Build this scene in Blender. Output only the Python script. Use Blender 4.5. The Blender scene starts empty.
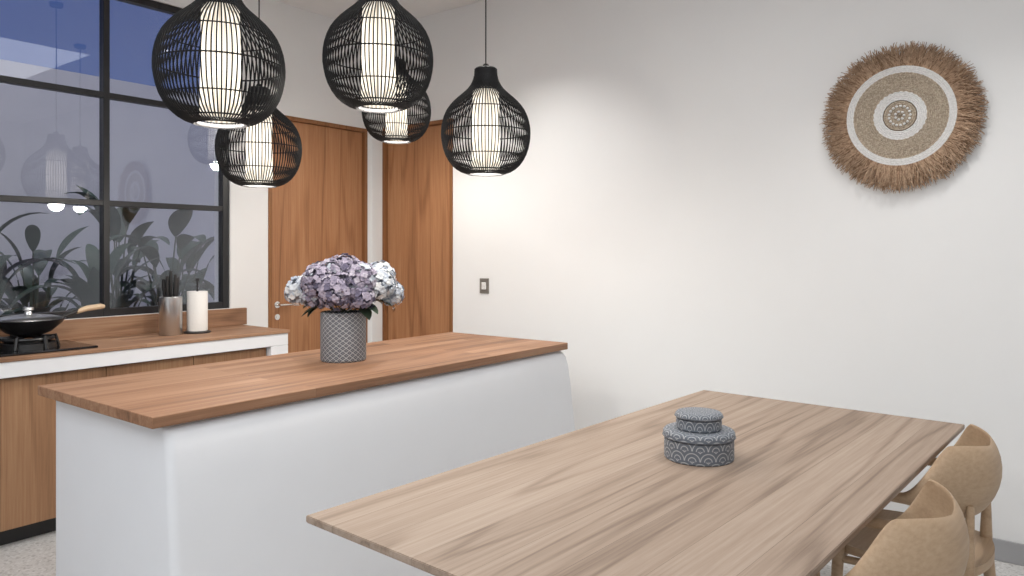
import bpy, bmesh, math, random
from mathutils import Vector, Matrix
random.seed(7)
S=bpy.context.scene
COL=S.collection
pi=math.pi

# ---------------------------------------------------------------- materials
def srgb(r,g,b):
    f=lambda c:(c/255/12.92) if c/255<=0.04045 else ((c/255+0.055)/1.055)**2.4
    return (f(r),f(g),f(b),1)
class N:
    def __init__(s,name):
        s.m=bpy.data.materials.new(name); s.m.use_nodes=True
        s.t=s.m.node_tree; s.t.nodes.clear()
        s.out=s.n('ShaderNodeOutputMaterial')
    def n(s,typ,**k):
        x=s.t.nodes.new(typ)
        for a,b in k.items(): setattr(x,a,b)
        return x
    def l(s,a,b): s.t.links.new(a,b)
    def math(s,op,a,b=None,c=None):
        x=s.n('ShaderNodeMath',operation=op)
        for i,v in enumerate((a,b,c)):
            if v is None: continue
            if isinstance(v,(int,float)): x.inputs[i].default_value=v
            else: s.l(v,x.inputs[i])
        return x.outputs[0]
    def mix(s,fac,a,b,blend='MIX'):
        x=s.n('ShaderNodeMix',data_type='RGBA',blend_type=blend)
        for i,v in ((0,fac),(6,a),(7,b)):
            if isinstance(v,(int,float)): x.inputs[i].default_value=v
            elif isinstance(v,tuple): x.inputs[i].default_value=v
            else: s.l(v,x.inputs[i])
        return x.outputs[2]
    def bsdf(s,color=None,rough=.5,metal=0,spec=.5):
        p=s.n('ShaderNodeBsdfPrincipled')
        if isinstance(color,tuple): p.inputs['Base Color'].default_value=color
        elif color is not None: s.l(color,p.inputs['Base Color'])
        if isinstance(rough,(int,float)): p.inputs['Roughness'].default_value=rough
        else: s.l(rough,p.inputs['Roughness'])
        p.inputs['Metallic'].default_value=metal
        p.inputs['Specular IOR Level'].default_value=spec
        s.l(p.outputs[0],s.out.inputs[0]); s.p=p
        return p
    def bump(s,h,strength=.2,dist=.01):
        b=s.n('ShaderNodeBump'); b.inputs['Strength'].default_value=strength
        b.inputs['Distance'].default_value=dist
        s.l(h,b.inputs['Height']); s.l(b.outputs[0],s.p.inputs['Normal'])
    def obj(s):
        return s.n('ShaderNodeTexCoord').outputs['Object']
    def noise(s,vec,scale,detail=3,rough=.5,dist=0):
        x=s.n('ShaderNodeTexNoise'); s.l(vec,x.inputs['Vector'])
        x.inputs['Scale'].default_value=scale; x.inputs['Detail'].default_value=detail
        x.inputs['Roughness'].default_value=rough; x.inputs['Distortion'].default_value=dist
        return x.outputs['Fac']
    def ramp(s,fac,stops):
        r=s.n('ShaderNodeValToRGB'); s.l(fac,r.inputs[0])
        e=r.color_ramp.elements
        while len(e)<len(stops): e.new(.5)
        for i,(p,c) in enumerate(stops): e[i].position=p; e[i].color=c
        return r.outputs[0]

def plain(name,c,rough=.5,metal=0,bumpscale=0,bs=.1,var=.06,spec=.5):
    k=N(name); o=k.obj()
    f=k.noise(o,6,3)
    d=tuple(x*(1-var) for x in c[:3])+(1,); u=tuple(min(1,x*(1+var)) for x in c[:3])+(1,)
    k.bsdf(k.mix(f,d,u),rough,metal,spec)
    if bumpscale: k.bump(k.noise(o,bumpscale,4),bs,.01)
    return k.m

def wood(name,dark,mid,light,axis='Y',plank=.1,plen=1.3,rough=.42,seam=.0016,fig=.5,pvar=.5,across=None,figu=.35,figv=5,nr=34,softk=.35,finek=.7):
    k=N(name); o=k.obj()
    sp=k.n('ShaderNodeSeparateXYZ'); k.l(o,sp.inputs[0])
    ax={'X':0,'Y':1,'Z':2}
    if across is None: across={'X':'Y','Y':'X','Z':'Y'}[axis]
    third=[a for a in 'XYZ' if a not in (axis,across)][0]
    u=sp.outputs[ax[axis]]; v=sp.outputs[ax[across]]; w=sp.outputs[ax[third]]
    c=k.n('ShaderNodeCombineXYZ'); k.l(k.math('ADD',u,plen*.3 if plen>5 else 0.0),c.inputs[0]); k.l(v,c.inputs[1])
    br=k.n('ShaderNodeTexBrick'); k.l(c.outputs[0],br.inputs['Vector'])
    br.inputs['Color1'].default_value=(0,0,0,1); br.inputs['Color2'].default_value=(1,1,1,1)
    br.inputs['Mortar'].default_value=(.5,.5,.5,1)
    br.inputs['Scale'].default_value=1; br.inputs['Mortar Size'].default_value=seam/2
    br.inputs['Mortar Smooth'].default_value=0
    br.inputs['Brick Width'].default_value=plen; br.inputs['Row Height'].default_value=plank
    br.offset=.37 if plen<5 else 0.0
    rnd=k.n('ShaderNodeSeparateColor'); k.l(br.outputs['Color'],rnd.inputs[0]); rnd=rnd.outputs[0]
    off=k.math('MULTIPLY',rnd,17.3)
    g=k.n('ShaderNodeCombineXYZ')
    k.l(k.math('MULTIPLY_ADD',u,2.6,off),g.inputs[0])
    k.l(k.math('MULTIPLY_ADD',v,95,off),g.inputs[1]); k.l(k.math('MULTIPLY',w,95),g.inputs[2])
    fine=k.noise(g.outputs[0],1,5,.65)
    g2=k.n('ShaderNodeCombineXYZ')
    k.l(k.math('MULTIPLY_ADD',u,figu,off),g2.inputs[0])
    k.l(k.math('MULTIPLY_ADD',v,figv,off),g2.inputs[1]); k.l(k.math('MULTIPLY',w,figv),g2.inputs[2])
    fg=k.noise(g2.outputs[0],1,1.2,.4,.05)
    rings=k.math('SINE',k.math('MULTIPLY',fg,nr))
    rings=k.math('MULTIPLY_ADD',rings,.5,.5)
    rings=k.math('SUBTRACT',1,k.math('POWER',rings,6))
    soft=k.noise(g2.outputs[0],2.2,2,.5)
    val=k.math('ADD',k.math('MULTIPLY',k.math('SUBTRACT',fine,.5),finek),k.math('MULTIPLY',k.math('SUBTRACT',rings,.8),fig*.42))
    val=k.math('ADD',val,k.math('MULTIPLY',k.math('SUBTRACT',soft,.5),softk))
    val=k.math('ADD',val,k.math('MULTIPLY_ADD',k.math('SUBTRACT',rnd,.5),pvar*.55,.5))
    col=k.ramp(val,[(.15,dark),(.5,mid),(.88,light)])
    if seam>0: col=k.mix(k.math('MULTIPLY',br.outputs['Fac'],.6),col,tuple(x*.45 for x in dark[:3])+(1,))
    k.bsdf(col,k.math('MULTIPLY_ADD',fine,.15,rough-.05),0,.35)
    k.bump(fine,.08,.003)
    return k.m

M={}
M['wall']=plain('white_plaster',(.81,.812,.812,1),.85,0,9,.05,.012,.2)
M['ceil']=plain('ceiling_paint',(.82,.82,.82,1),.9,0,0,0,.01,.2)
M['isl']=plain('island_plaster',(.80,.81,.835,1),.9,0,5,.08,.015,.1)
M['island_wood']=wood('teak_island',srgb(108,78,58),srgb(148,110,84),srgb(180,144,116),'Y',.075,1.1,.55,.0010,.4,.45)
M['table_wood']=wood('teak_table',srgb(124,106,92),srgb(158,139,123),srgb(182,165,150),'Y',.15,60,.6,.0012,.55,.3,None,.4,6,36,.12,.8)
M['door_wood']=wood('teak_door',srgb(130,88,60),srgb(170,122,86),srgb(194,150,112),'Z',.16,60,.45,.0006,.45,.25,'Y',softk=.2)
M['door_wood2']=wood('teak_door_b',srgb(130,88,60),srgb(170,122,86),srgb(194,150,112),'Z',.16,60,.45,.0006,.45,.25,'X',softk=.2)
M['trim_wood']=wood('teak_trim',srgb(104,66,40),srgb(140,96,62),srgb(164,116,80),'Z',.3,60,.4,0,.3,.1)
M['cab_wood']=wood('teak_cabinet',srgb(116,84,60),srgb(154,116,86),srgb(180,144,110),'Z',.5,60,.5,0,.35,.3,'Y',softk=.2)
M['counter_wood']=wood('teak_counter',srgb(112,82,62),srgb(150,114,88),srgb(182,148,120),'Y',.075,1.0,.55,.001,.4,.45)
M['chair_wood']=wood('chair_teak',srgb(138,112,88),srgb(176,150,122),srgb(200,176,150),'Y',3,60,.5,0.0,.28,.0,'Z',.35,5,30,.1,.5)
M['black']=plain('black_frame',(.012,.012,.014,1),.4)
M['rattan']=plain('black_rattan',(.010,.010,.011,1),.6,0,60,.2,.2,.25)
M['steel']=plain('brushed_steel',(.62,.62,.62,1),.28,1,0,0,.05)
M['chrome']=plain('satin_chrome',(.75,.74,.72,1),.2,1)
M['iron']=plain('black_iron',(.015,.015,.016,1),.35,0,40,.1,.2)
M['glassblk']=plain('black_hob_glass',(.01,.01,.012,1),.08)
M['paper']=plain('paper',(.85,.84,.82,1),.9,0,60,.2,.03)
M['handle']=plain('pale_wood_handle',srgb(205,180,150),.5)
M['leaf']=plain('leaf_green',(.05,.075,.05,1),.55,0,20,.1,.4,.3)
M['leafd']=plain('garden_leaf',(.05,.08,.055,1),.5,0,20,.1,.5,.3)
M['stem']=plain('garden_stem',(.08,.10,.06,1),.6)
M['grey']=plain('grey_baseboard',srgb(160,160,162),.6,0,40,.05,.04)
M['switch']=plain('switch_plate',srgb(150,146,140),.35,.6)
M['concrete']=plain('concrete',(.35,.35,.37,1),.8,0,20,.1,.1)
M['gwall']=plain('garden_plaster',(.58,.57,.58,1),.9,0,3,.1,.06)

def terrazzo():
    k=N('terrazzo_floor'); o=k.obj()
    v=k.n('ShaderNodeTexVoronoi'); k.l(o,v.inputs['Vector']); v.inputs['Scale'].default_value=95
    s=k.n('ShaderNodeSeparateColor'); k.l(v.outputs['Color'],s.inputs[0])
    c=k.ramp(s.outputs[0],[(0,srgb(120,118,116)),(.12,srgb(168,166,164)),(.35,srgb(196,194,192)),(.8,srgb(208,207,205)),(1,srgb(228,228,228))])
    c=k.mix(.5,c,srgb(200,199,198))
    k.bsdf(c,.35); return k.m
M['floor']=terrazzo()

def glass():
    k=N('window_glass')
    t=k.n('ShaderNodeBsdfTransparent'); t.inputs[0].default_value=(.86,.88,.92,1)
    g=k.n('ShaderNodeBsdfGlossy'); g.inputs['Roughness'].default_value=.0
    g.inputs[0].default_value=(.95,.96,1,1)
    f=k.n('ShaderNodeFresnel'); f.inputs[0].default_value=1.7
    m=k.n('ShaderNodeMixShader'); k.l(f.outputs[0],m.inputs[0]); k.l(t.outputs[0],m.inputs[1]); k.l(g.outputs[0],m.inputs[2])
    k.l(m.outputs[0],k.out.inputs[0]); return k.m
M['glass']=glass()

def polar(k):
    o=k.obj(); s=k.n('ShaderNodeSeparateXYZ'); k.l(o,s.inputs[0])
    return k.math('ARCTAN2',s.outputs[1],s.outputs[0]),s.outputs[2],s

def shade():
    k=N('pleated_shade'); a,z,_=polar(k)
    st=k.math('MULTIPLY_ADD',k.math('SINE',k.math('MULTIPLY',a,24)),.5,.5)
    st=k.math('POWER',st,.6)
    hf=k.math('MULTIPLY_ADD',k.math('SINE',k.math('MULTIPLY',z,7.5)),.8,.65)
    c=k.mix(st,(.52,.43,.32,1),(1,.93,.81,1))
    e=k.n('ShaderNodeEmission'); k.l(c,e.inputs[0]); k.l(k.math('MULTIPLY',hf,1.7),e.inputs[1])
    k.l(e.outputs[0],k.out.inputs[0]); return k.m
M['shade']=shade()

def emit(name,c,s):
    k=N(name); e=k.n('ShaderNodeEmission'); e.inputs[0].default_value=c; e.inputs[1].default_value=s
    k.l(e.outputs[0],k.out.inputs[0]); return k.m
M['lamp']=emit('downlight_lens',(1,.95,.85,1),6)

def trellis():
    k=N('trellis_ceramic'); a,z,_=polar(k)
    A=k.math('MULTIPLY',a,22); Z=k.math('MULTIPLY',z,270)
    l1=k.math('ABSOLUTE',k.math('SINE',k.math('MULTIPLY',k.math('ADD',A,Z),.5)))
    l2=k.math('ABSOLUTE',k.math('SINE',k.math('MULTIPLY',k.math('SUBTRACT',A,Z),.5)))
    m=k.math('MINIMUM',l1,l2)
    r=k.ramp(m,[(.12,srgb(186,188,190)),(.35,srgb(108,112,118)),(.85,srgb(84,88,96)),(.95,srgb(140,142,148))])
    k.bsdf(r,.6); k.bump(m,.5,.003); return k.m
M['trellis']=trellis()

def scales():
    k=N('scallop_ceramic'); a,z,s=polar(k)
    rr=k.math('SQRT',k.math('ADD',k.math('POWER',s.outputs[0],2),k.math('POWER',s.outputs[1],2)))
    U=k.math('MULTIPLY',a,14/(2*pi)*1.0)
    V=k.math('MULTIPLY',k.math('SUBTRACT',z,rr),30)
    row=k.math('FLOOR',V)
    par=k.math('MULTIPLY',k.math('MODULO',k.math('ABSOLUTE',row),2),.5)
    u=k.math('SUBTRACT',k.math('FRACT',k.math('ADD',k.math('ADD',U,par),50)),.5)
    v=k.math('MULTIPLY',k.math('FRACT',V),.62)
    d=k.math('SQRT',k.math('ADD',k.math('MULTIPLY',u,u),k.math('MULTIPLY',v,v)))
    f=k.math('ABSOLUTE',k.math('SINE',k.math('MULTIPLY',d,13)))
    c=k.ramp(f,[(.15,srgb(190,192,193)),(.42,srgb(98,104,114)),(1,srgb(78,86,98))])
    c=k.mix(k.math('MULTIPLY',k.noise(k.obj(),300,2),.45),c,srgb(136,140,145))
    k.bsdf(c,.5); return k.m
M['scales']=scales()
M['band']=plain('dark_rim',srgb(80,84,92),.45)

def straw(name,c1,c2,sc=90):
    k=N(name); o=k.obj(); f=k.noise(o,sc,4,.7)
    k.bsdf(k.ramp(f,[(.3,c1),(.7,c2)]),.85,0,.2); k.bump(f,.5,.004); return k.m
M['straw']=straw('raffia_fringe',srgb(148,122,100),srgb(202,174,148),60)
M['straw2']=straw('raffia_fringe_dark',srgb(112,88,70),srgb(166,136,110),60)
M['seagrass']=straw('seagrass_coil',srgb(128,114,100),srgb(210,196,176),140)
M['whitecoil']=straw('white_coil',srgb(206,205,204),srgb(238,237,236),110)

# ---------------------------------------------------------------- geometry helpers
def empty(name,loc=(0,0,0),rot=0):
    e=bpy.data.objects.new(name,None); e.empty_display_size=.1; COL.objects.link(e)
    e.location=loc; e.rotation_euler=(0,0,rot); return e
def mk(name,bm,mats,parent=None,loc=(0,0,0),smooth=False,rot=(0,0,0)):
    me=bpy.data.meshes.new(name); bm.normal_update(); bm.to_mesh(me); bm.free()
    for m in (mats if isinstance(mats,(list,tuple)) else [mats]): me.materials.append(M[m] if isinstance(m,str) else m)
    if smooth:
        for p in me.polygons: p.use_smooth=True
        try: me.set_sharp_from_angle(angle=math.radians(40))
        except Exception: pass
    o=bpy.data.objects.new(name,me); COL.objects.link(o); o.location=loc; o.rotation_euler=rot
    if parent: o.parent=parent
    return o
def abox(bm,a,b,mi=0,bev=0):
    x0,y0,z0=a; x1,y1,z1=b
    vs=[bm.verts.new(p) for p in ((x0,y0,z0),(x1,y0,z0),(x1,y1,z0),(x0,y1,z0),(x0,y0,z1),(x1,y0,z1),(x1,y1,z1),(x0,y1,z1))]
    fs=[bm.faces.new([vs[i] for i in q]) for q in ((3,2,1,0),(4,5,6,7),(0,1,5,4),(1,2,6,5),(2,3,7,6),(3,0,4,7))]
    for f in fs: f.material_index=mi
    if bev:
        es=list({e for f in fs for e in f.edges})
        r=bmesh.ops.bevel(bm,geom=es,offset=bev,segments=2,affect='EDGES',profile=.5)
        for f in r['faces']: f.material_index=mi
def box(name,a,b,mat,parent=None,bev=0,loc=(0,0,0)):
    bm=bmesh.new(); abox(bm,a,b,0,bev); return mk(name,bm,mat,parent,loc)
def alathe(bm,prof,seg=32,mi=0,c=(0,0,0)):
    rings=[]
    for r,z in prof:
        if r<1e-5: rings.append([bm.verts.new((c[0],c[1],c[2]+z))])
        else: rings.append([bm.verts.new((c[0]+r*math.cos(2*pi*i/seg),c[1]+r*math.sin(2*pi*i/seg),c[2]+z)) for i in range(seg)])
    for A,B in zip(rings,rings[1:]):
        for i in range(seg):
            j=(i+1)%seg
            if len(A)==1 and len(B)==1: continue
            if len(A)==1: f=bm.faces.new((A[0],B[j],B[i]))
            elif len(B)==1: f=bm.faces.new((A[i],A[j],B[0]))
            else: f=bm.faces.new((A[i],A[j],B[j],B[i]))
            f.material_index=mi
def lathe(name,prof,mat,parent=None,loc=(0,0,0),seg=40):
    bm=bmesh.new(); alathe(bm,prof,seg); bmesh.ops.recalc_face_normals(bm,faces=bm.faces)
    return mk(name,bm,mat,parent,loc,True)
def atube(bm,pts,rad,seg=8,mi=0,closed=False,flat=1):
    pts=[Vector(p) for p in pts]; n=len(pts)
    if not isinstance(rad,(list,tuple)): rad=[rad]*n
    rings=[]; up=None
    for i,p in enumerate(pts):
        if closed: t=(pts[(i+1)%n]-pts[i-1])
        else: t=pts[min(i+1,n-1)]-pts[max(i-1,0)]
        t.normalize()
        if up is None:
            up=Vector((0,0,1)) if abs(t.z)<.9 else Vector((1,0,0))
        up=(up-t*up.dot(t)).normalized(); s=t.cross(up)
        rings.append([bm.verts.new(p+(up*math.cos(2*pi*k/seg)+s*math.sin(2*pi*k/seg)*flat)*rad[i]) for k in range(seg)])
    m=n if closed else n-1
    for i in range(m):
        A=rings[i];B=rings[(i+1)%n]
        for k in range(seg):
            j=(k+1)%seg; f=bm.faces.new((A[k],A[j],B[j],B[k])); f.material_index=mi
    if not closed:
        for R in (rings[0],list(reversed(rings[-1]))):
            f=bm.faces.new(R); f.material_index=mi
def tube(name,pts,rad,mat,parent=None,loc=(0,0,0),seg=10,closed=False,flat=1):
    bm=bmesh.new(); atube(bm,pts,rad,seg,0,closed,flat); bmesh.ops.recalc_face_normals(bm,faces=bm.faces)
    return mk(name,bm,mat,parent,loc,True)

# ---------------------------------------------------------------- room
XL,YB,H=-4.64,4.13,3.26
XR,YF=2.6,-2.6
T=.2
D1=(3.148,4.078); D2=(-4.505,-3.74); DH=2.44
W0,W1,WZ0,WZ1=-1.16,2.85,1.05,3.03
box('floor',(XL-T,YF-T,-.1),(XR+T,YB+T,0),'floor')
box('ceiling',(XL-T,YF-T,H),(XR+T,YB+T,H+.15),'ceil')
bm=bmesh.new()
abox(bm,(XL-T,YF,0),(XL,W0,H)); abox(bm,(XL-T,W0,0),(XL,W1,WZ0)); abox(bm,(XL-T,W0,WZ1),(XL,W1,H))
abox(bm,(XL-T,W1,0),(XL,D1[0],H)); abox(bm,(XL-T,D1[0],DH),(XL,D1[1],H)); abox(bm,(XL-T,D1[1],0),(XL,YB+T,H))
mk('wall_left',bm,'wall')
bm=bmesh.new()
abox(bm,(XL,YB,0),(D2[0],YB+T,H)); abox(bm,(D2[0],YB,DH),(D2[1],YB+T,H)); abox(bm,(D2[1],YB,0),(XR+T,YB+T,H))
mk('wall_back',bm,'wall')
box('wall_right',(XR,YF,0),(XR+T,YB,H),'wall')
box('wall_front',(XL-T,YF-T,0),(XR+T,YF,H),'wall')
box('baseboard_back',(D2[1]+.01,YB-.012,0),(XR,YB,.1),'grey',None,.003)
box('baseboard_right',(XR-.012,YF,0),(XR,YB-.012,.1),'grey',None,.003)

# window
w=empty('window_1',(XL,0,0))
bm=bmesh.new()
fw=.045
ys=[W0+fw/2]+[2.043-.8*i for i in range(4)][::-1]+[W1-fw/2]
for i,y in enumerate(ys):
    d=fw/2 if i in(0,len(ys)-1) else .018
    abox(bm,(-.075,y-d,WZ0),(-.015,y+d,WZ1),0,.002)
for z,d in ((WZ0+.022,.022),(1.733,.017),(2.385,.017),(WZ1-.022,.022)):
    abox(bm,(-.072,W0+fw,z-d),(-.018,W1-fw,z+d),0,.002)
mk('frame',bm,'black',w)
box('glass',(-.047,W0+fw,WZ0+.04),(-.042,W1-fw,WZ1-.04),'glass',w)

# doors
def lever(parent,p,dirv,out):
    p=Vector(p); d=Vector(dirv); o=Vector(out)
    bm=bmesh.new()
    atube(bm,[p,p+o*.008],.024,20); atube(bm,[p+o*.008,p+o*.05],.009,12)
    atube(bm,[p+o*.05-d*.008,p+o*.052+d*.05,p+o*.05+d*.125],[.0095,.009,.0085],12)
    q=p-Vector((0,0,.09)); atube(bm,[q,q+o*.007],.022,20); atube(bm,[q+o*.007,q+o*.012],.009,12)
    bmesh.ops.recalc_face_normals(bm,faces=bm.faces)
    mk('lever_handle',bm,'chrome',parent,(0,0,0),True)
d=empty('door_1',(XL,0,0))
box('leaf',(-.07,D1[0]+.032,.008),(-.025,D1[1]-.032,DH-.032),'door_wood',d,.002)
bm=bmesh.new()
abox(bm,(-.12,D1[0],0),(.008,D1[0]+.03,DH),0,.002);abox(bm,(-.12,D1[1]-.03,0),(.008,D1[1],DH),0,.002);abox(bm,(-.12,D1[0]+.03,DH-.03),(.008,D1[1]-.03,DH),0,.002)
mk('casing',bm,'trim_wood',d)
lever(d,(-.025,D1[0]+.09,1.05),(0,1,0),(1,0,0))
d=empty('door_2',(0,YB,0))
box('leaf',(D2[0]+.032,.025,.008),(D2[1]-.032,.07,DH-.032),'door_wood2',d,.002)
bm=bmesh.new()
abox(bm,(D2[0],-.008,0),(D2[0]+.03,.12,DH),0,.002);abox(bm,(D2[1]-.03,-.008,0),(D2[1],.12,DH),0,.002);abox(bm,(D2[0]+.03,-.008,DH-.03),(D2[1]-.03,.12,DH),0,.002)
mk('casing',bm,'trim_wood',d)
lever(d,(D2[0]+.1,.025,1.07),(1,0,0),(0,-1,0))

# switch
s=empty('light_switch',(-3.43,YB,1.19))
box('plate',(-.042,-.009,-.055),(.042,0,.055),'switch',s,.003)
box('rocker',(-.02,-.014,-.026),(.02,-.008,.026),'whitecoil',s,.003)

# ---------------------------------------------------------------- kitchen counter
c=empty('kitchen_counter',(0,0,0))
Y0,Y1=-1.3,2.93
box('worktop',(XL+.002,Y0,.912),(-4.077,Y1,.932),'counter_wood',c,.003)
bm=bmesh.new(); abox(bm,(XL+.002,Y0,.835),(-4.085,Y1-.008,.912),0,.004); abox(bm,(XL+.002,Y1-.135,0),(-4.085,Y1-.008,.835),0,.004)
mk('plaster_body',bm,'isl',c)
ym=2.79
i=0
while ym-.49>Y0:
    box('cabinet_door_%d'%i,(-4.15,ym-.49+.002,.09),(-4.13,ym-.002,.825),'cab_wood',c,.002); ym-=.49; i+=1
box('carcass',(XL+.01,Y0,.0),(-4.2,2.79,.834),'iron',c)
us=empty('counter_upstand',(0,0,0))
box('board',(XL+.001,Y0,.9325),(XL+.03,Y1+.03,1.048),'counter_wood',us,.003)

# gas hob and wok
hb=empty('gas_hob',(-4.33,1.47,.932))
bm=bmesh.new(); abox(bm,(-.2,-.36,0),(.2,.30,.012),0,.004)
mk('glass_plate',bm,'glassblk',hb)
bm=bmesh.new()
for yy in (.04,-.24):
    pts=[(.11*math.cos(a),yy+.11*math.sin(a),.06) for a in [2*pi*i/28 for i in range(28)]]
    atube(bm,pts,.010,8,0,True)
    alathe(bm,[(.128,.012),(.125,.04),(.112,.045),(.108,.04),(.11,.012)],32,0,(0,yy,0))
    alathe(bm,[(0,.012),(.085,.012),(.085,.03),(.055,.036),(.05,.045),(0,.045)],24,0,(0,yy,0))
    for q in range(6):
        a=q*pi/3+.3
        atube(bm,[(.135*math.cos(a),yy+.135*math.sin(a),.012),(.122*math.cos(a),yy+.122*math.sin(a),.07),(.06*math.cos(a),yy+.06*math.sin(a),.062)],.010,6)
mk('burners',bm,'iron',hb,(0,0,0),True)
wk=empty('wok',(-4.33,1.51,1.003))
lathe('bowl',[(0,0),(.05,.003),(.1,.022),(.145,.06),(.165,.085),(.17,.088),(.163,.088),(.14,.064),(.098,.028),(.05,.008),(0,.006)],'iron',wk)
lathe('lid',[(.158,.088),(.15,.095),(.11,.105),(.05,.112),(.02,.114),(.014,.13),(.026,.137),(.024,.15),(0,.153)],'steel',wk)
tube('handle',[(-.02,.165,.082),(-.03,.2,.095),(-.05,.27,.115)],.011,'iron',wk)
tube('grip',[(-.045,.25,.108),(-.06,.31,.122),(-.075,.39,.128),(-.08,.41,.126)],[.012,.016,.016,.011],'handle',wk)

# knife holder
k=empty('knife_block',(-4.41,2.31,.932))
lathe('holder',[(0,0),(.062,0),(.065,.004),(.065,.23),(.06,.235),(.056,.23),(.056,.2),(0,.2)],'steel',k)
for i,(a,h,r) in enumerate([(.3,.13,.03),(1.5,.11,.035),(2.7,.14,.03),(4.0,.1,.035),(5.2,.12,.03),(0,.15,0)]):
    x,y=r*math.cos(a),r*math.sin(a)
    tube('knife_%d'%i,[(x,y,.19),(x,y,.24),(x*1.15,y*1.15,.24+h*.5),(x*1.2,y*1.2,.24+h)],[.006,.010,.012,.009],'iron',k,(0,0,0),8)
p=empty('paper_towel_holder',(-4.39,2.47,.932))
lathe('base',[(0,0),(.08,0),(.08,.008),(.07,.012),(0,.012)],'iron',p)
lathe('rod',[(0,.01),(.006,.01),(.006,.32),(.012,.325),(.012,.34),(0,.345)],'iron',p)
lathe('paper_roll',[(.02,.014),(.06,.014),(.061,.02),(.061,.255),(.06,.26),(.02,.26),(.02,.014)],'paper',p)

# ---------------------------------------------------------------- island
IX0,IX1,IY0,IY1,IZ=-3.235,-2.33,1.16,3.55,.92
isl=empty('kitchen_island',(0,0,0))
box('worktop',(IX0,IY0,IZ-.038),(IX1,IY1,IZ),'island_wood',isl,.003)
bm=bmesh.new()
prof=[(.882,.05),(.877,.026),(.864,.006),(.84,-.008),(.79,-.018),(.70,-.027),(.5,-.042),(.3,-.056),(.1,-.068),(0,-.072)]
rings=[]
for z,ins in prof:
    x0,x1=IX0+.018,IX1-ins-.012; y0,y1=IY0+.05,IY1-.005-ins*(.35 if ins>0 else .95)
    r=.03; ring=[]
    for cx,cy,a0 in ((x1-r,y0+r,-pi/2),(x1-r,y1-r,0),(x0+r,y1-r,pi/2),(x0+r,y0+r,pi)):
        for q in range(9):
            a=a0+q*(pi/2)/8; ring.append(bm.verts.new((cx+r*math.cos(a),cy+r*math.sin(a),z)))
    rings.append(ring)
for A,B in zip(rings,rings[1:]):
    n=len(A)
    for i in range(n): bm.faces.new((A[i],B[i],B[(i+1)%n],A[(i+1)%n]))
bm.faces.new(rings[0]); bm.faces.new(list(reversed(rings[-1])))
bmesh.ops.recalc_face_normals(bm,faces=bm.faces)
mk('plaster_body',bm,'isl',isl,(0,0,0),True)

# ---------------------------------------------------------------- flowers
vs=empty('vase',(-2.82,2.33,IZ))
R=.108
lathe('ceramic_body',[(0,0),(R-.006,0),(R-.002,.004),(R,.01),(R,.225),(R-.002,.232),(R-.008,.235),(R-.014,.23),(R-.016,.18),(0,.18)],'trellis',vs,(0,0,0),64)
bq=empty('hydrangea_bouquet',(-2.82,2.33,IZ+.235))
def petalcols(name,cols):
    out=[]
    for i,c in enumerate(cols):
        out.append(plain(name+'_%d'%i,c,.8,0,0,0,.15,.1))
    return out
purp=petalcols('petal_purple',[srgb(138,132,150),srgb(164,157,174),srgb(104,100,120),srgb(182,177,190)])
pale=petalcols('petal_pale',[srgb(200,205,212),srgb(224,226,228),srgb(164,172,186),srgb(186,193,204)])
mixd=[purp[1],pale[3],purp[0],purp[3]]
def head(c,r,mats,n,name):
    bm=bmesh.new(); c=Vector(c)
    bmesh.ops.create_icosphere(bm,subdivisions=2,radius=r*.72,matrix=Matrix.Translation(c))
    for f in bm.faces: f.material_index=2
    g=pi*(3-math.sqrt(5))
    for i in range(n):
        z=1-1.75*i/n; q=math.sqrt(max(0,1-z*z)); a=i*g
        nrm=Vector((q*math.cos(a),q*math.sin(a),z)).normalized()
        nrm=(nrm+Vector((random.uniform(-.3,.3),random.uniform(-.3,.3),random.uniform(-.3,.3)))).normalized()
        p=c+nrm*r*random.uniform(.82,1.1)
        t=nrm.orthogonal().normalized(); b=nrm.cross(t); ph=random.random()*6
        s=random.uniform(.012,.018); mi=random.choice([0,0,1,1,2,3])
        for k2 in range(4):
            a2=ph+k2*pi/2; dd=t*math.cos(a2)+b*math.sin(a2); e=nrm.cross(dd)
            cv=bm.verts.new(p)
            vsx=[bm.verts.new(p+dd*s*.55+e*s*.55+nrm*.003),bm.verts.new(p+dd*s*1.1+e*s*.25+nrm*random.uniform(-.003,.006)),bm.verts.new(p+dd*s*1.1-e*s*.25+nrm*random.uniform(-.003,.006)),bm.verts.new(p+dd*s*.55-e*s*.55+nrm*.003)]
            f=bm.faces.new([cv]+vsx); f.material_index=mi
    mk(name,bm,mats,bq)
def pl(u,v,z):
    return (u*.79+v*.61,u*.61-v*.79,z)
heads=[(-.20,.02,.10,.07,pale),(-.14,-.07,.16,.07,mixd),(-.09,.09,.14,.078,purp),(.005,.12,.10,.088,purp),(.0,-.02,.185,.085,purp),
       (.10,.07,.15,.08,mixd),(-.03,-.13,.15,.08,purp),(.18,.04,.13,.075,pale),(.165,-.07,.165,.07,pale),(.225,-.03,.085,.058,pale),(-.235,-.05,.085,.055,pale),(.09,-.14,.15,.07,pale),(-.12,.05,.075,.06,mixd),(.11,.1,.075,.06,purp),(-.05,.04,.19,.06,mixd)]
for i,(u,v,z,r,m) in enumerate(heads):
    head(pl(u,v,z),r,m,int(180*(r/.08)**2),'flower_head_%d'%i)
bm=bmesh.new()
for u,v,z,r,m in heads:
    a=Vector(pl(u,v,z)); atube(bm,[(u*.15,v*.15,-.004),a*.5+Vector((0,0,-.01)),a],.003,6)
mk('stems',bm,'stem',bq,(0,0,0),True)
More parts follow.
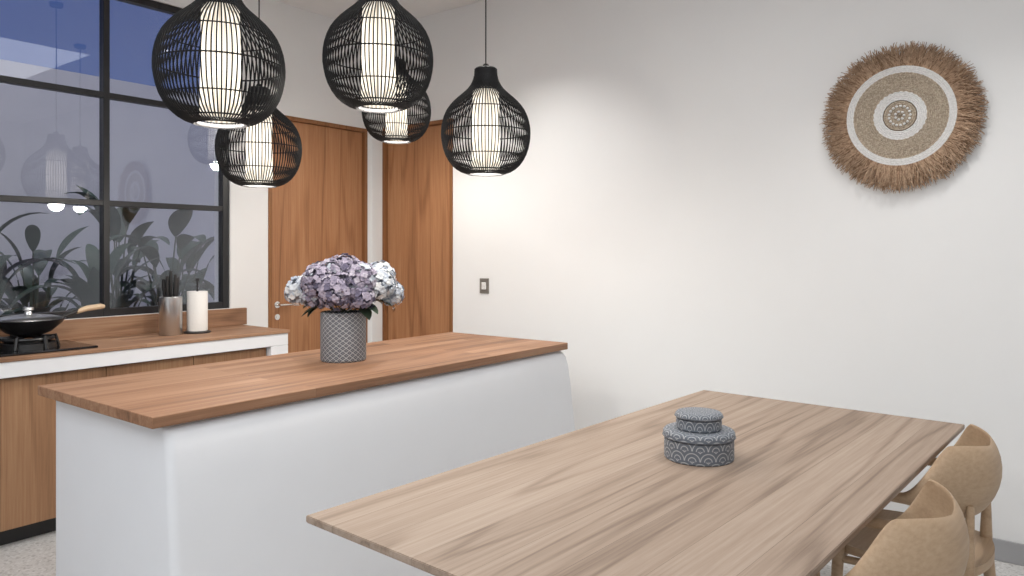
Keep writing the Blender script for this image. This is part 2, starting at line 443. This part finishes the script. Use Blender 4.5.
def aleaf(bm,base,direction,length,width,droop=.3,fold=.15,segs=8,mi=0):
    base=Vector(base); d=Vector(direction).normalized()
    side=d.cross(Vector((0,0,1)))
    if side.length<.05: side=Vector((1,0,0))
    side.normalize()
    p=base.copy(); prev=None; step=length/segs; dd=d.copy()
    for i in range(segs+1):
        t=i/segs
        w=width*.5*(math.sin(pi*min(1,t*.97+.02))**.75)
        up=side.cross(dd).normalized()
        row=[bm.verts.new(p-side*w+up*w*fold*2),bm.verts.new(p),bm.verts.new(p+side*w+up*w*fold*2)]
        if prev:
            for a in (0,1):
                f=bm.faces.new((prev[a],prev[a+1],row[a+1],row[a])); f.material_index=mi; f.smooth=True
        prev=row
        p=p+dd*step; dd=(dd+Vector((0,0,-droop*step/length*1.0))).normalized()
bm=bmesh.new()
for u,v,z,du,dv,dz,L in [(-.08,.07,.03,-1,.3,-.05,.14),(.1,.08,.04,1,.5,.0,.14),(.15,.02,.05,1,.1,.15,.14),(-.12,-.02,.04,-1,-.2,.1,.13),(.1,-.08,.05,.6,-1,.2,.17),(-.06,-.09,.05,-.6,-1,.2,.17),(.10,.07,.04,.8,.6,-.4,.12),(-.13,.05,.03,-.9,.5,-.4,.09)]:
    aleaf(bm,pl(u*.7,v*.7,z),Vector(pl(du,dv,0))+Vector((0,0,dz)),L,.075,.8)
mk('leaves',bm,'leaf',bq)

# ---------------------------------------------------------------- pendants
def pendant(loc,scale=1.0,first=[None]):
    e=empty('pendant_lamp',loc)
    prof=[(.088,0),(.128,.012),(.172,.045),(.206,.1),(.222,.16),(.226,.21),(.219,.265),(.198,.32),(.163,.365),(.122,.402),(.09,.432),(.069,.465),(.058,.5),(.054,.53)]
    P=[Vector((a,b)) for a,b in prof]; sm=[]
    for i in range(len(P)-1):
        p0=P[max(i-1,0)];p1=P[i];p2=P[i+1];p3=P[min(i+2,len(P)-1)]
        for q in range(2):
            t=q/2; sm.append(.5*((2*p1)+(p2-p0)*t+(2*p0-5*p1+4*p2-p3)*t*t+(3*p1-p0-3*p2+p3)*t**3))
    sm.append(P[-1])
    if first[0] is None:
        bm=bmesh.new(); nr=84
        for i in range(nr):
            a=2*pi*i/nr
            atube(bm,[(r*math.cos(a),r*math.sin(a),z) for r,z in sm],.0029,5)
        m1=mk('ribs',bm,'rattan',e,(0,0,0),True)
        bm=bmesh.new()
        def rad(z):
            for (r0,z0),(r1,z1) in zip(prof,prof[1:]):
                if z0<=z<=z1: return r0+(r1-r0)*(z-z0)/(z1-z0)
        for z,t in ((.002,.006),(.018,.003),(.09,.0025),(.21,.003),(.32,.0025),(.42,.004)):
            r=rad(z)-.003
            atube(bm,[(r*math.cos(2*pi*i/56),r*math.sin(2*pi*i/56),z) for i in range(56)],t,6,0,True)
        alathe(bm,[(.066,.475),(.060,.50),(.058,.533),(.05,.54),(.02,.545),(.012,.56),(0,.56)],32)
        alathe(bm,[(.09,.0),(.082,.0),(.082,.012),(.09,.012)],48)
        m2=mk('hoops_and_cap',bm,'rattan',e,(0,0,0),True)
        bm=bmesh.new()
        n=96; pr=[]
        for z,s in ((.015,1),(.42,.92),(.435,.8)):
            pr.append([bm.verts.new((.070*s*(1+.03*(-1)**i)*math.cos(2*pi*i/n),.070*s*(1+.03*(-1)**i)*math.sin(2*pi*i/n),z)) for i in range(n)])
        for A,B in zip(pr,pr[1:]):
            for i in range(n): bm.faces.new((A[i],A[(i+1)%n],B[(i+1)%n],B[i]))
        m3=mk('pleated_shade',bm,'shade',e)
        first[0]=(m1.data,m2.data,m3.data)
    else:
        for nm,me in zip(('ribs','hoops_and_cap','pleated_shade'),first[0]):
            o=bpy.data.objects.new(nm,me); COL.objects.link(o); o.parent=e
    e.scale=(scale,)*3
    top=(H-loc[2])/scale
    tube('cord',[(0,0,.55),(0,0,top-.02)],.0035,'black',e)
    lathe('ceiling_rose',[(0,top-.03),(.045,top-.028),(.05,top-.001),(0,top-.001)],'black',e)
    l=bpy.data.lights.new('bulb','POINT'); l.energy=17; l.color=(1,.93,.84); l.shadow_soft_size=.05
    lo=bpy.data.objects.new('bulb',l); COL.objects.link(lo); lo.parent=e; lo.location=(0,0,.0)
pendant((-2.33,1.395,1.88),.93)
pendant((-2.285,2.07,2.03),.98)
pendant((-2.36,2.85,1.83),.98)
pendant((-3.41,2.26,1.785),.95)
pendant((-3.6,3.42,2.17))

# ---------------------------------------------------------------- dining table
TZ=.75; ta=math.radians(-3.0)
tb=empty('dining_table',(-.997,2.338,0),ta)
hx,hy=.565,1.155
bm=bmesh.new()
lv=[(TZ,hx,hy),(TZ-.018,hx,hy),(TZ-.032,hx-.03,hy-.03)]
rg=[[bm.verts.new((sx*a,sy*b,z)) for sx,sy in ((-1,-1),(1,-1),(1,1),(-1,1))] for z,a,b in lv]
bm.faces.new(rg[0]); bm.faces.new(list(reversed(rg[-1])))
for A,B in zip(rg,rg[1:]):
    for i in range(4): bm.faces.new((A[(i+1)%4],A[i],B[i],B[(i+1)%4]))
bmesh.ops.recalc_face_normals(bm,faces=bm.faces)
bmesh.ops.bevel(bm,geom=[e for e in bm.edges],offset=.002,segments=2,affect='EDGES')
mk('top',bm,'table_wood',tb)
for s in (-1,1):
    bm=bmesh.new(); y=s*.72
    abox(bm,(-.2,y-.035,0),(.2,y+.035,.06),0,.006)
    abox(bm,(-.12,y-.03,.06),(-.05,y+.03,.66),0,.006); abox(bm,(.05,y-.03,.06),(.12,y+.03,.66),0,.006)
    abox(bm,(-.3,y-.03,.66),(.3,y+.03,TZ-.032),0,.006)
    mk('pedestal_%d'%(s+2),bm,'table_wood',tb)
box('stretcher',(-.04,-.69,.3),(.04,.69,.36),'table_wood',tb,.006)

# canisters
def canister(name,loc,R,h,lid):
    e=empty(name,loc)
    b=h-lid
    lathe('body',[(0,0),(R-.004,0),(R,.004),(R,b),(R-.006,b),(0,b)],'scales',e,(0,0,0),64)
    lathe('rim',[(R-.004,b),(R-.004,b+.004),(0,b+.004)],'band',e,(0,0,0),64)
    lathe('lid',[(0,b+.004),(R+.003,b+.004),(R+.004,b+.008),(R+.003,h-.008),(R-.002,h-.002),(R-.012,h),(0,h)],'scales',e,(0,0,0),64)
    lathe('lid_edge',[(R+.0035,b+.005),(R+.006,b+.007),(R+.0035,b+.009)],'band',e,(0,0,0),64)
    return e
canister('decorative_box',(-1.025,2.365,TZ),.115,.098,.03)
canister('decorative_box',(-1.025,2.365,TZ+.098),.075,.058,.022)

# ---------------------------------------------------------------- chairs
def chair(loc,rot=0):
    e=empty('dining_chair',loc,rot)
    n=96; bm=bmesh.new(); rings=[]
    sm=lambda q:q*q*(3-2*q)
    cl=lambda q:max(0,min(1,q))
    for i in range(n+1):
        t=-1+2*i/n; a=abs(t)
        ph=t*math.radians(118)
        x=.235*math.cos(ph) if abs(ph)<pi/2 else -.235*abs(math.sin(abs(ph)-pi/2))*1.25
        y=.262*math.copysign(min(1,abs(math.sin(min(abs(ph),pi/2)))**.9),t)
        if abs(ph)>pi/2: y*=1-.10*((abs(ph)-pi/2)/(math.radians(28)))**2
        k=sm(cl((a-.25)/.5))
        kt=sm(cl((a-.42)/.33))
        ztop=(.808+.022*math.sin(cl(a/.42)*pi/2))*(1-kt)+.672*kt
        zbot=.585*(1-k)+.640*k
        hh=(ztop-zbot)/2; zc=(ztop+zbot)/2
        ww=.011*(1-k)+.022*k
        if a>.93:
            f=math.sqrt(max(0.02,1-((a-.93)/.07)**2)); ww*=f; hh*=f
        lean=.12*(1-kt)
        out=Vector((math.cos(ph)*1.0,math.sin(ph)*.6,0)).normalized()
        ring=[]
        m=24
        for q in range(m):
            an=2*pi*q/m
            dz=hh*math.sin(an); dw=ww*math.copysign(abs(math.cos(an))**.8,math.cos(an))
            ring.append(bm.verts.new(Vector((x,y,zc+dz))+out*(dw+lean*dz-(dz*dz)*2.6*(1-kt))))
        rings.append(ring)
    for A,B in zip(rings,rings[1:]):
        for q in range(24): bm.faces.new((A[q],B[q],B[(q+1)%24],A[(q+1)%24]))
    bm.faces.new(rings[0]); bm.faces.new(list(reversed(rings[-1])))
    bmesh.ops.recalc_face_normals(bm,faces=bm.faces)
    mk('back_and_arms',bm,'chair_wood',e,(0,0,0),True)
    bm=bmesh.new(); nx=14
    top=[];bot=[]
    for i in range(nx+1):
        for lst,dz in ((top,0),(bot,-.028)):
            row=[]
            for j in range(nx+1):
                u=-1+2*i/nx; v=-1+2*j/nx
                X=u*math.sqrt(1-v*v*.32)*.235-.01; Yy=v*math.sqrt(1-u*u*.32)*.245*(1+.05*-u)
                dish=-.018*(1-u*u)*(1-v*v)
                row.append(bm.verts.new((X,Yy,.45+dish+dz)))
            lst.append(row)
    for i in range(nx):
        for j in range(nx):
            bm.faces.new((top[i][j],top[i+1][j],top[i+1][j+1],top[i][j+1]))
            bm.faces.new((bot[i][j],bot[i][j+1],bot[i+1][j+1],bot[i+1][j]))
    for j in range(nx):
        bm.faces.new((top[0][j],top[0][j+1],bot[0][j+1],bot[0][j])); bm.faces.new((top[nx][j+1],top[nx][j],bot[nx][j],bot[nx][j+1]))
        bm.faces.new((top[j+1][0],top[j][0],bot[j][0],bot[j+1][0])); bm.faces.new((top[j][nx],top[j+1][nx],bot[j+1][nx],bot[j][nx]))
    bmesh.ops.recalc_face_normals(bm,faces=bm.faces)
    mk('seat',bm,'chair_wood',e,(0,0,0),True)
    for i,(sx,sy) in enumerate(((-1,-1),(-1,1),(1,-1),(1,1))):
        if sx<0: pts=[(-.215,sy*.245,0),(-.2,sy*.235,.25),(-.19,sy*.232,.44),(-.2,sy*.24,.655)]; rr=[.012,.018,.02,.014]
        else: pts=[(.225,sy*.2,0),(.195,sy*.185,.25),(.18,sy*.175,.44),(.185,sy*.155,.64)]; rr=[.012,.018,.02,.011]
        tube('leg_%d'%(i+1),pts,rr,'chair_wood',e,(0,0,0),12)
    for sy in (-1,1):
        tube('rail_%d'%(sy+2),[(-.19,sy*.23,.40),(.18,sy*.175,.40)],.013,'chair_wood',e,(0,0,0),10)
    tube('rail_front',[(-.19,-.23,.40),(-.19,.23,.40)],.013,'chair_wood',e,(0,0,0),10)
    tube('rail_rear',[(.18,-.175,.40),(.18,.175,.40)],.013,'chair_wood',e,(0,0,0),10)
chair((-.455,2.90,0),ta)
chair((-.465,2.09,0),ta)

# ---------------------------------------------------------------- woven wall disc
wd=empty('woven_wall_hanging',(-.72,YB,2.12))
def coil(name,r0,r1,step,mat,ty=-.022,tr=None):
    bm=bmesh.new(); r=r0
    while r<r1:
        n=max(24,int(r*500)); tr2=step*.56
        pts=[(r*math.cos(2*pi*i/n),ty+.0015*(1 if i%2 else -1),r*math.sin(2*pi*i/n)) for i in range(n)]
        atube(bm,pts,tr2,6,0,True); r+=step
    return mk(name,bm,mat,wd,(0,0,0),True)
coil('centre_coil',.006,.078,.009,'seagrass')
coil('inner_white_band',.082,.118,.009,'whitecoil')
coil('middle_coil',.122,.214,.009,'seagrass')
coil('outer_white_band',.218,.252,.009,'whitecoil')
bm=bmesh.new()
for i in range(24):
    r=.02 if i<7 else .048; a=2*pi*(i/7 if i<7 else (i-7)/17)
    bmesh.ops.create_icosphere(bm,subdivisions=2,radius=.0065,matrix=Matrix.Translation((r*math.cos(a),-.029,r*math.sin(a))))
mk('centre_knots',bm,'whitecoil',wd,(0,0,0),True)
bm=bmesh.new(); 
pts=[Vector((.262*math.cos(2*pi*i/64),-.006,.262*math.sin(2*pi*i/64))) for i in range(64)]
cv=bm.verts.new((0,-.006,0)); ring=[bm.verts.new(p) for p in pts]
for i in range(64): bm.faces.new((cv,ring[i],ring[(i+1)%64]))
mk('backing',bm,'straw2',wd)
bm=bmesh.new()
for i in range(2800):
    a=random.random()*2*pi
    tuft=.008*math.sin(a*23)+.006*math.sin(a*41+1)
    L=random.uniform(.30,.36) if random.random()<.3 else random.uniform(.335,.372)+tuft
    lay=random.uniform(-.055,-.01); sw=random.gauss(0,.085)
    pts=[]
    for q in range(4):
        t=q/3; r=.248+(L-.248)*t
        aa=a+sw*t*(.6+.4*t)
        pts.append((r*math.cos(aa),-.02+(lay+.02)*t+random.uniform(-.004,.002)-.002,r*math.sin(aa)-.012*t*t))
    pts=[(x,min(y,-.002),z) for x,y,z in pts]
    atube(bm,pts,[.0024,.0022,.002,.0012],4,0 if random.random()<.75 else 1)
mk('fringe',bm,['straw','straw2'],wd)

# ---------------------------------------------------------------- outside
box('ground_outside',(-11,-6,-.3),(XL-T,9,-.1),'concrete')
box('garden_wall',(-7.7,-6,-.1),(-7.5,9,3.12),'gwall')
box('garden_planter',(-6.8,-1.5,-.1),(-5.1,4.6,.25),'concrete')
def plant(loc,n,h,L,Wd,spread=.5,seed=1):
    random.seed(seed)
    e=empty('garden_plant',loc); bm=bmesh.new()
    for i in range(n):
        a=2*pi*i/n+random.uniform(-.4,.4); s=spread*random.uniform(.3,1); hh=h*random.uniform(.45,1)
        top=Vector((s*.4*math.cos(a),s*.4*math.sin(a),hh))
        atube(bm,[(0,0,.003),(top.x*.35,top.y*.35,hh*.6),top],[.014,.009,.005],6,1)
        aleaf(bm,top,Vector((math.cos(a)*s*1.6,math.sin(a)*s*1.6,1.2)),L*random.uniform(.75,1.1),Wd*random.uniform(.8,1.1),random.uniform(.8,2.2),.12,10)
        if i%2: aleaf(bm,top*.75,Vector((math.cos(a+1)*s*2,math.sin(a+1)*s*2,.6)),L*.8,Wd*.9,1.4,.12,10)
    for v in bm.verts: v.co.z=max(v.co.z,.001)
    mk('foliage',bm,['leafd','stem'],e)
Z0=.25
plant((-5.75,1.65,Z0),20,1.2,.60,.12,.7,3)
plant((-6.1,1.25,Z0),18,1.15,.55,.12,.7,4)
plant((-5.9,3.05,Z0),16,1.35,.32,.17,.6,5)
plant((-5.7,2.45,Z0),17,1.05,.36,.13,.5,6)
plant((-6.2,2.2,Z0),17,1.2,.40,.12,.6,8)
plant((-5.9,3.6,Z0),13,.85,.35,.12,.5,9)
plant((-5.9,.5,Z0),12,1.0,.5,.13,.6,10)
plant((-6.3,2.85,Z0),16,1.45,.42,.14,.6,11)
plant((-5.5,2.0,Z0),15,.85,.34,.09,.6,12)
plant((-6.3,3.4,Z0),16,1.2,.38,.13,.6,13)

# ---------------------------------------------------------------- lights
def area(name,loc,sx,sy,e,color,rot=(0,0,0)):
    l=bpy.data.lights.new(name,'AREA'); l.shape='RECTANGLE'; l.size=sx; l.size_y=sy; l.energy=e; l.color=color
    o=bpy.data.objects.new(name,l); COL.objects.link(o); o.location=loc; o.rotation_euler=rot; return o
area('ceiling_fill',(0.6,-.6,H-.03),2.6,2.6,62,(.94,.97,1))  # unseen soft fill added behind the camera, not a real ceiling fixture
area('ceiling_fill',(-2.6,-.9,H-.03),2.4,2.0,42,(.92,.96,1))  # second added fill, kitchen side, no fixture there
area('ceiling_fill',(-1.2,2.2,H-.03),2.0,1.6,16,(.98,.99,1))  # weaker added fill above the table
area('garden_fill',(-5.3,1.8,3.5),.4,7,72,(1,.94,.88),(0,math.radians(30),0))  # unseen light added to brighten the garden wall outside the window
def spot(loc,e,size=70,color=(1,.975,.94)):
    p=empty('ceiling_downlight',(loc[0],loc[1],H))
    lathe('trim_ring',[(.035,-.001),(.05,-.001),(.05,-.006),(.036,-.008),(.035,-.001)],'ceil',p,(0,0,0),32)
    lathe('lens',[(0,-.002),(.034,-.002)],'lamp',p,(0,0,0),32)
    l=bpy.data.lights.new('spot','SPOT'); l.energy=e; l.color=color; l.spot_size=math.radians(size); l.spot_blend=1; l.shadow_soft_size=.03
    o=bpy.data.objects.new('spot',l); COL.objects.link(o); o.parent=p; o.location=(0,0,-.015)
spot((-2.8,3.4),92,105)
spot((-.45,3.2),78,105)
spot((1.5,3.3),50,95)
spot((-3.9,3.2),34,95)
spot((-1.5,1.0),32,90)
spot((-4.1,1.6),32,90)

# world : dusk sky
W=bpy.data.worlds.new('dusk'); S.world=W; W.use_nodes=True
nt=W.node_tree; nt.nodes.clear()
o=nt.nodes.new('ShaderNodeOutputWorld'); b=nt.nodes.new('ShaderNodeBackground'); t=nt.nodes.new('ShaderNodeTexCoord')
sp=nt.nodes.new('ShaderNodeSeparateXYZ'); r=nt.nodes.new('ShaderNodeValToRGB')
nt.links.new(t.outputs['Generated'],sp.inputs[0]); nt.links.new(sp.outputs[2],r.inputs[0])
r.color_ramp.elements[0].color=(.15,.22,.46,1); r.color_ramp.elements[0].position=.0
r.color_ramp.elements[1].color=(.04,.085,.30,1); r.color_ramp.elements[1].position=.6
nt.links.new(r.outputs[0],b.inputs[0]); b.inputs[1].default_value=.85
nt.links.new(b.outputs[0],o.inputs[0])

# camera
cd=bpy.data.cameras.new('camera'); cam=bpy.data.objects.new('camera',cd); COL.objects.link(cam)
cam.location=(0,0,1.45); cam.rotation_euler=(pi/2,0,math.radians(37.6))
cd.sensor_width=36; cd.lens=740/1024*36; cd.shift_y=-38/1024; cd.clip_start=.02
S.camera=cam
S.view_settings.view_transform='Standard'
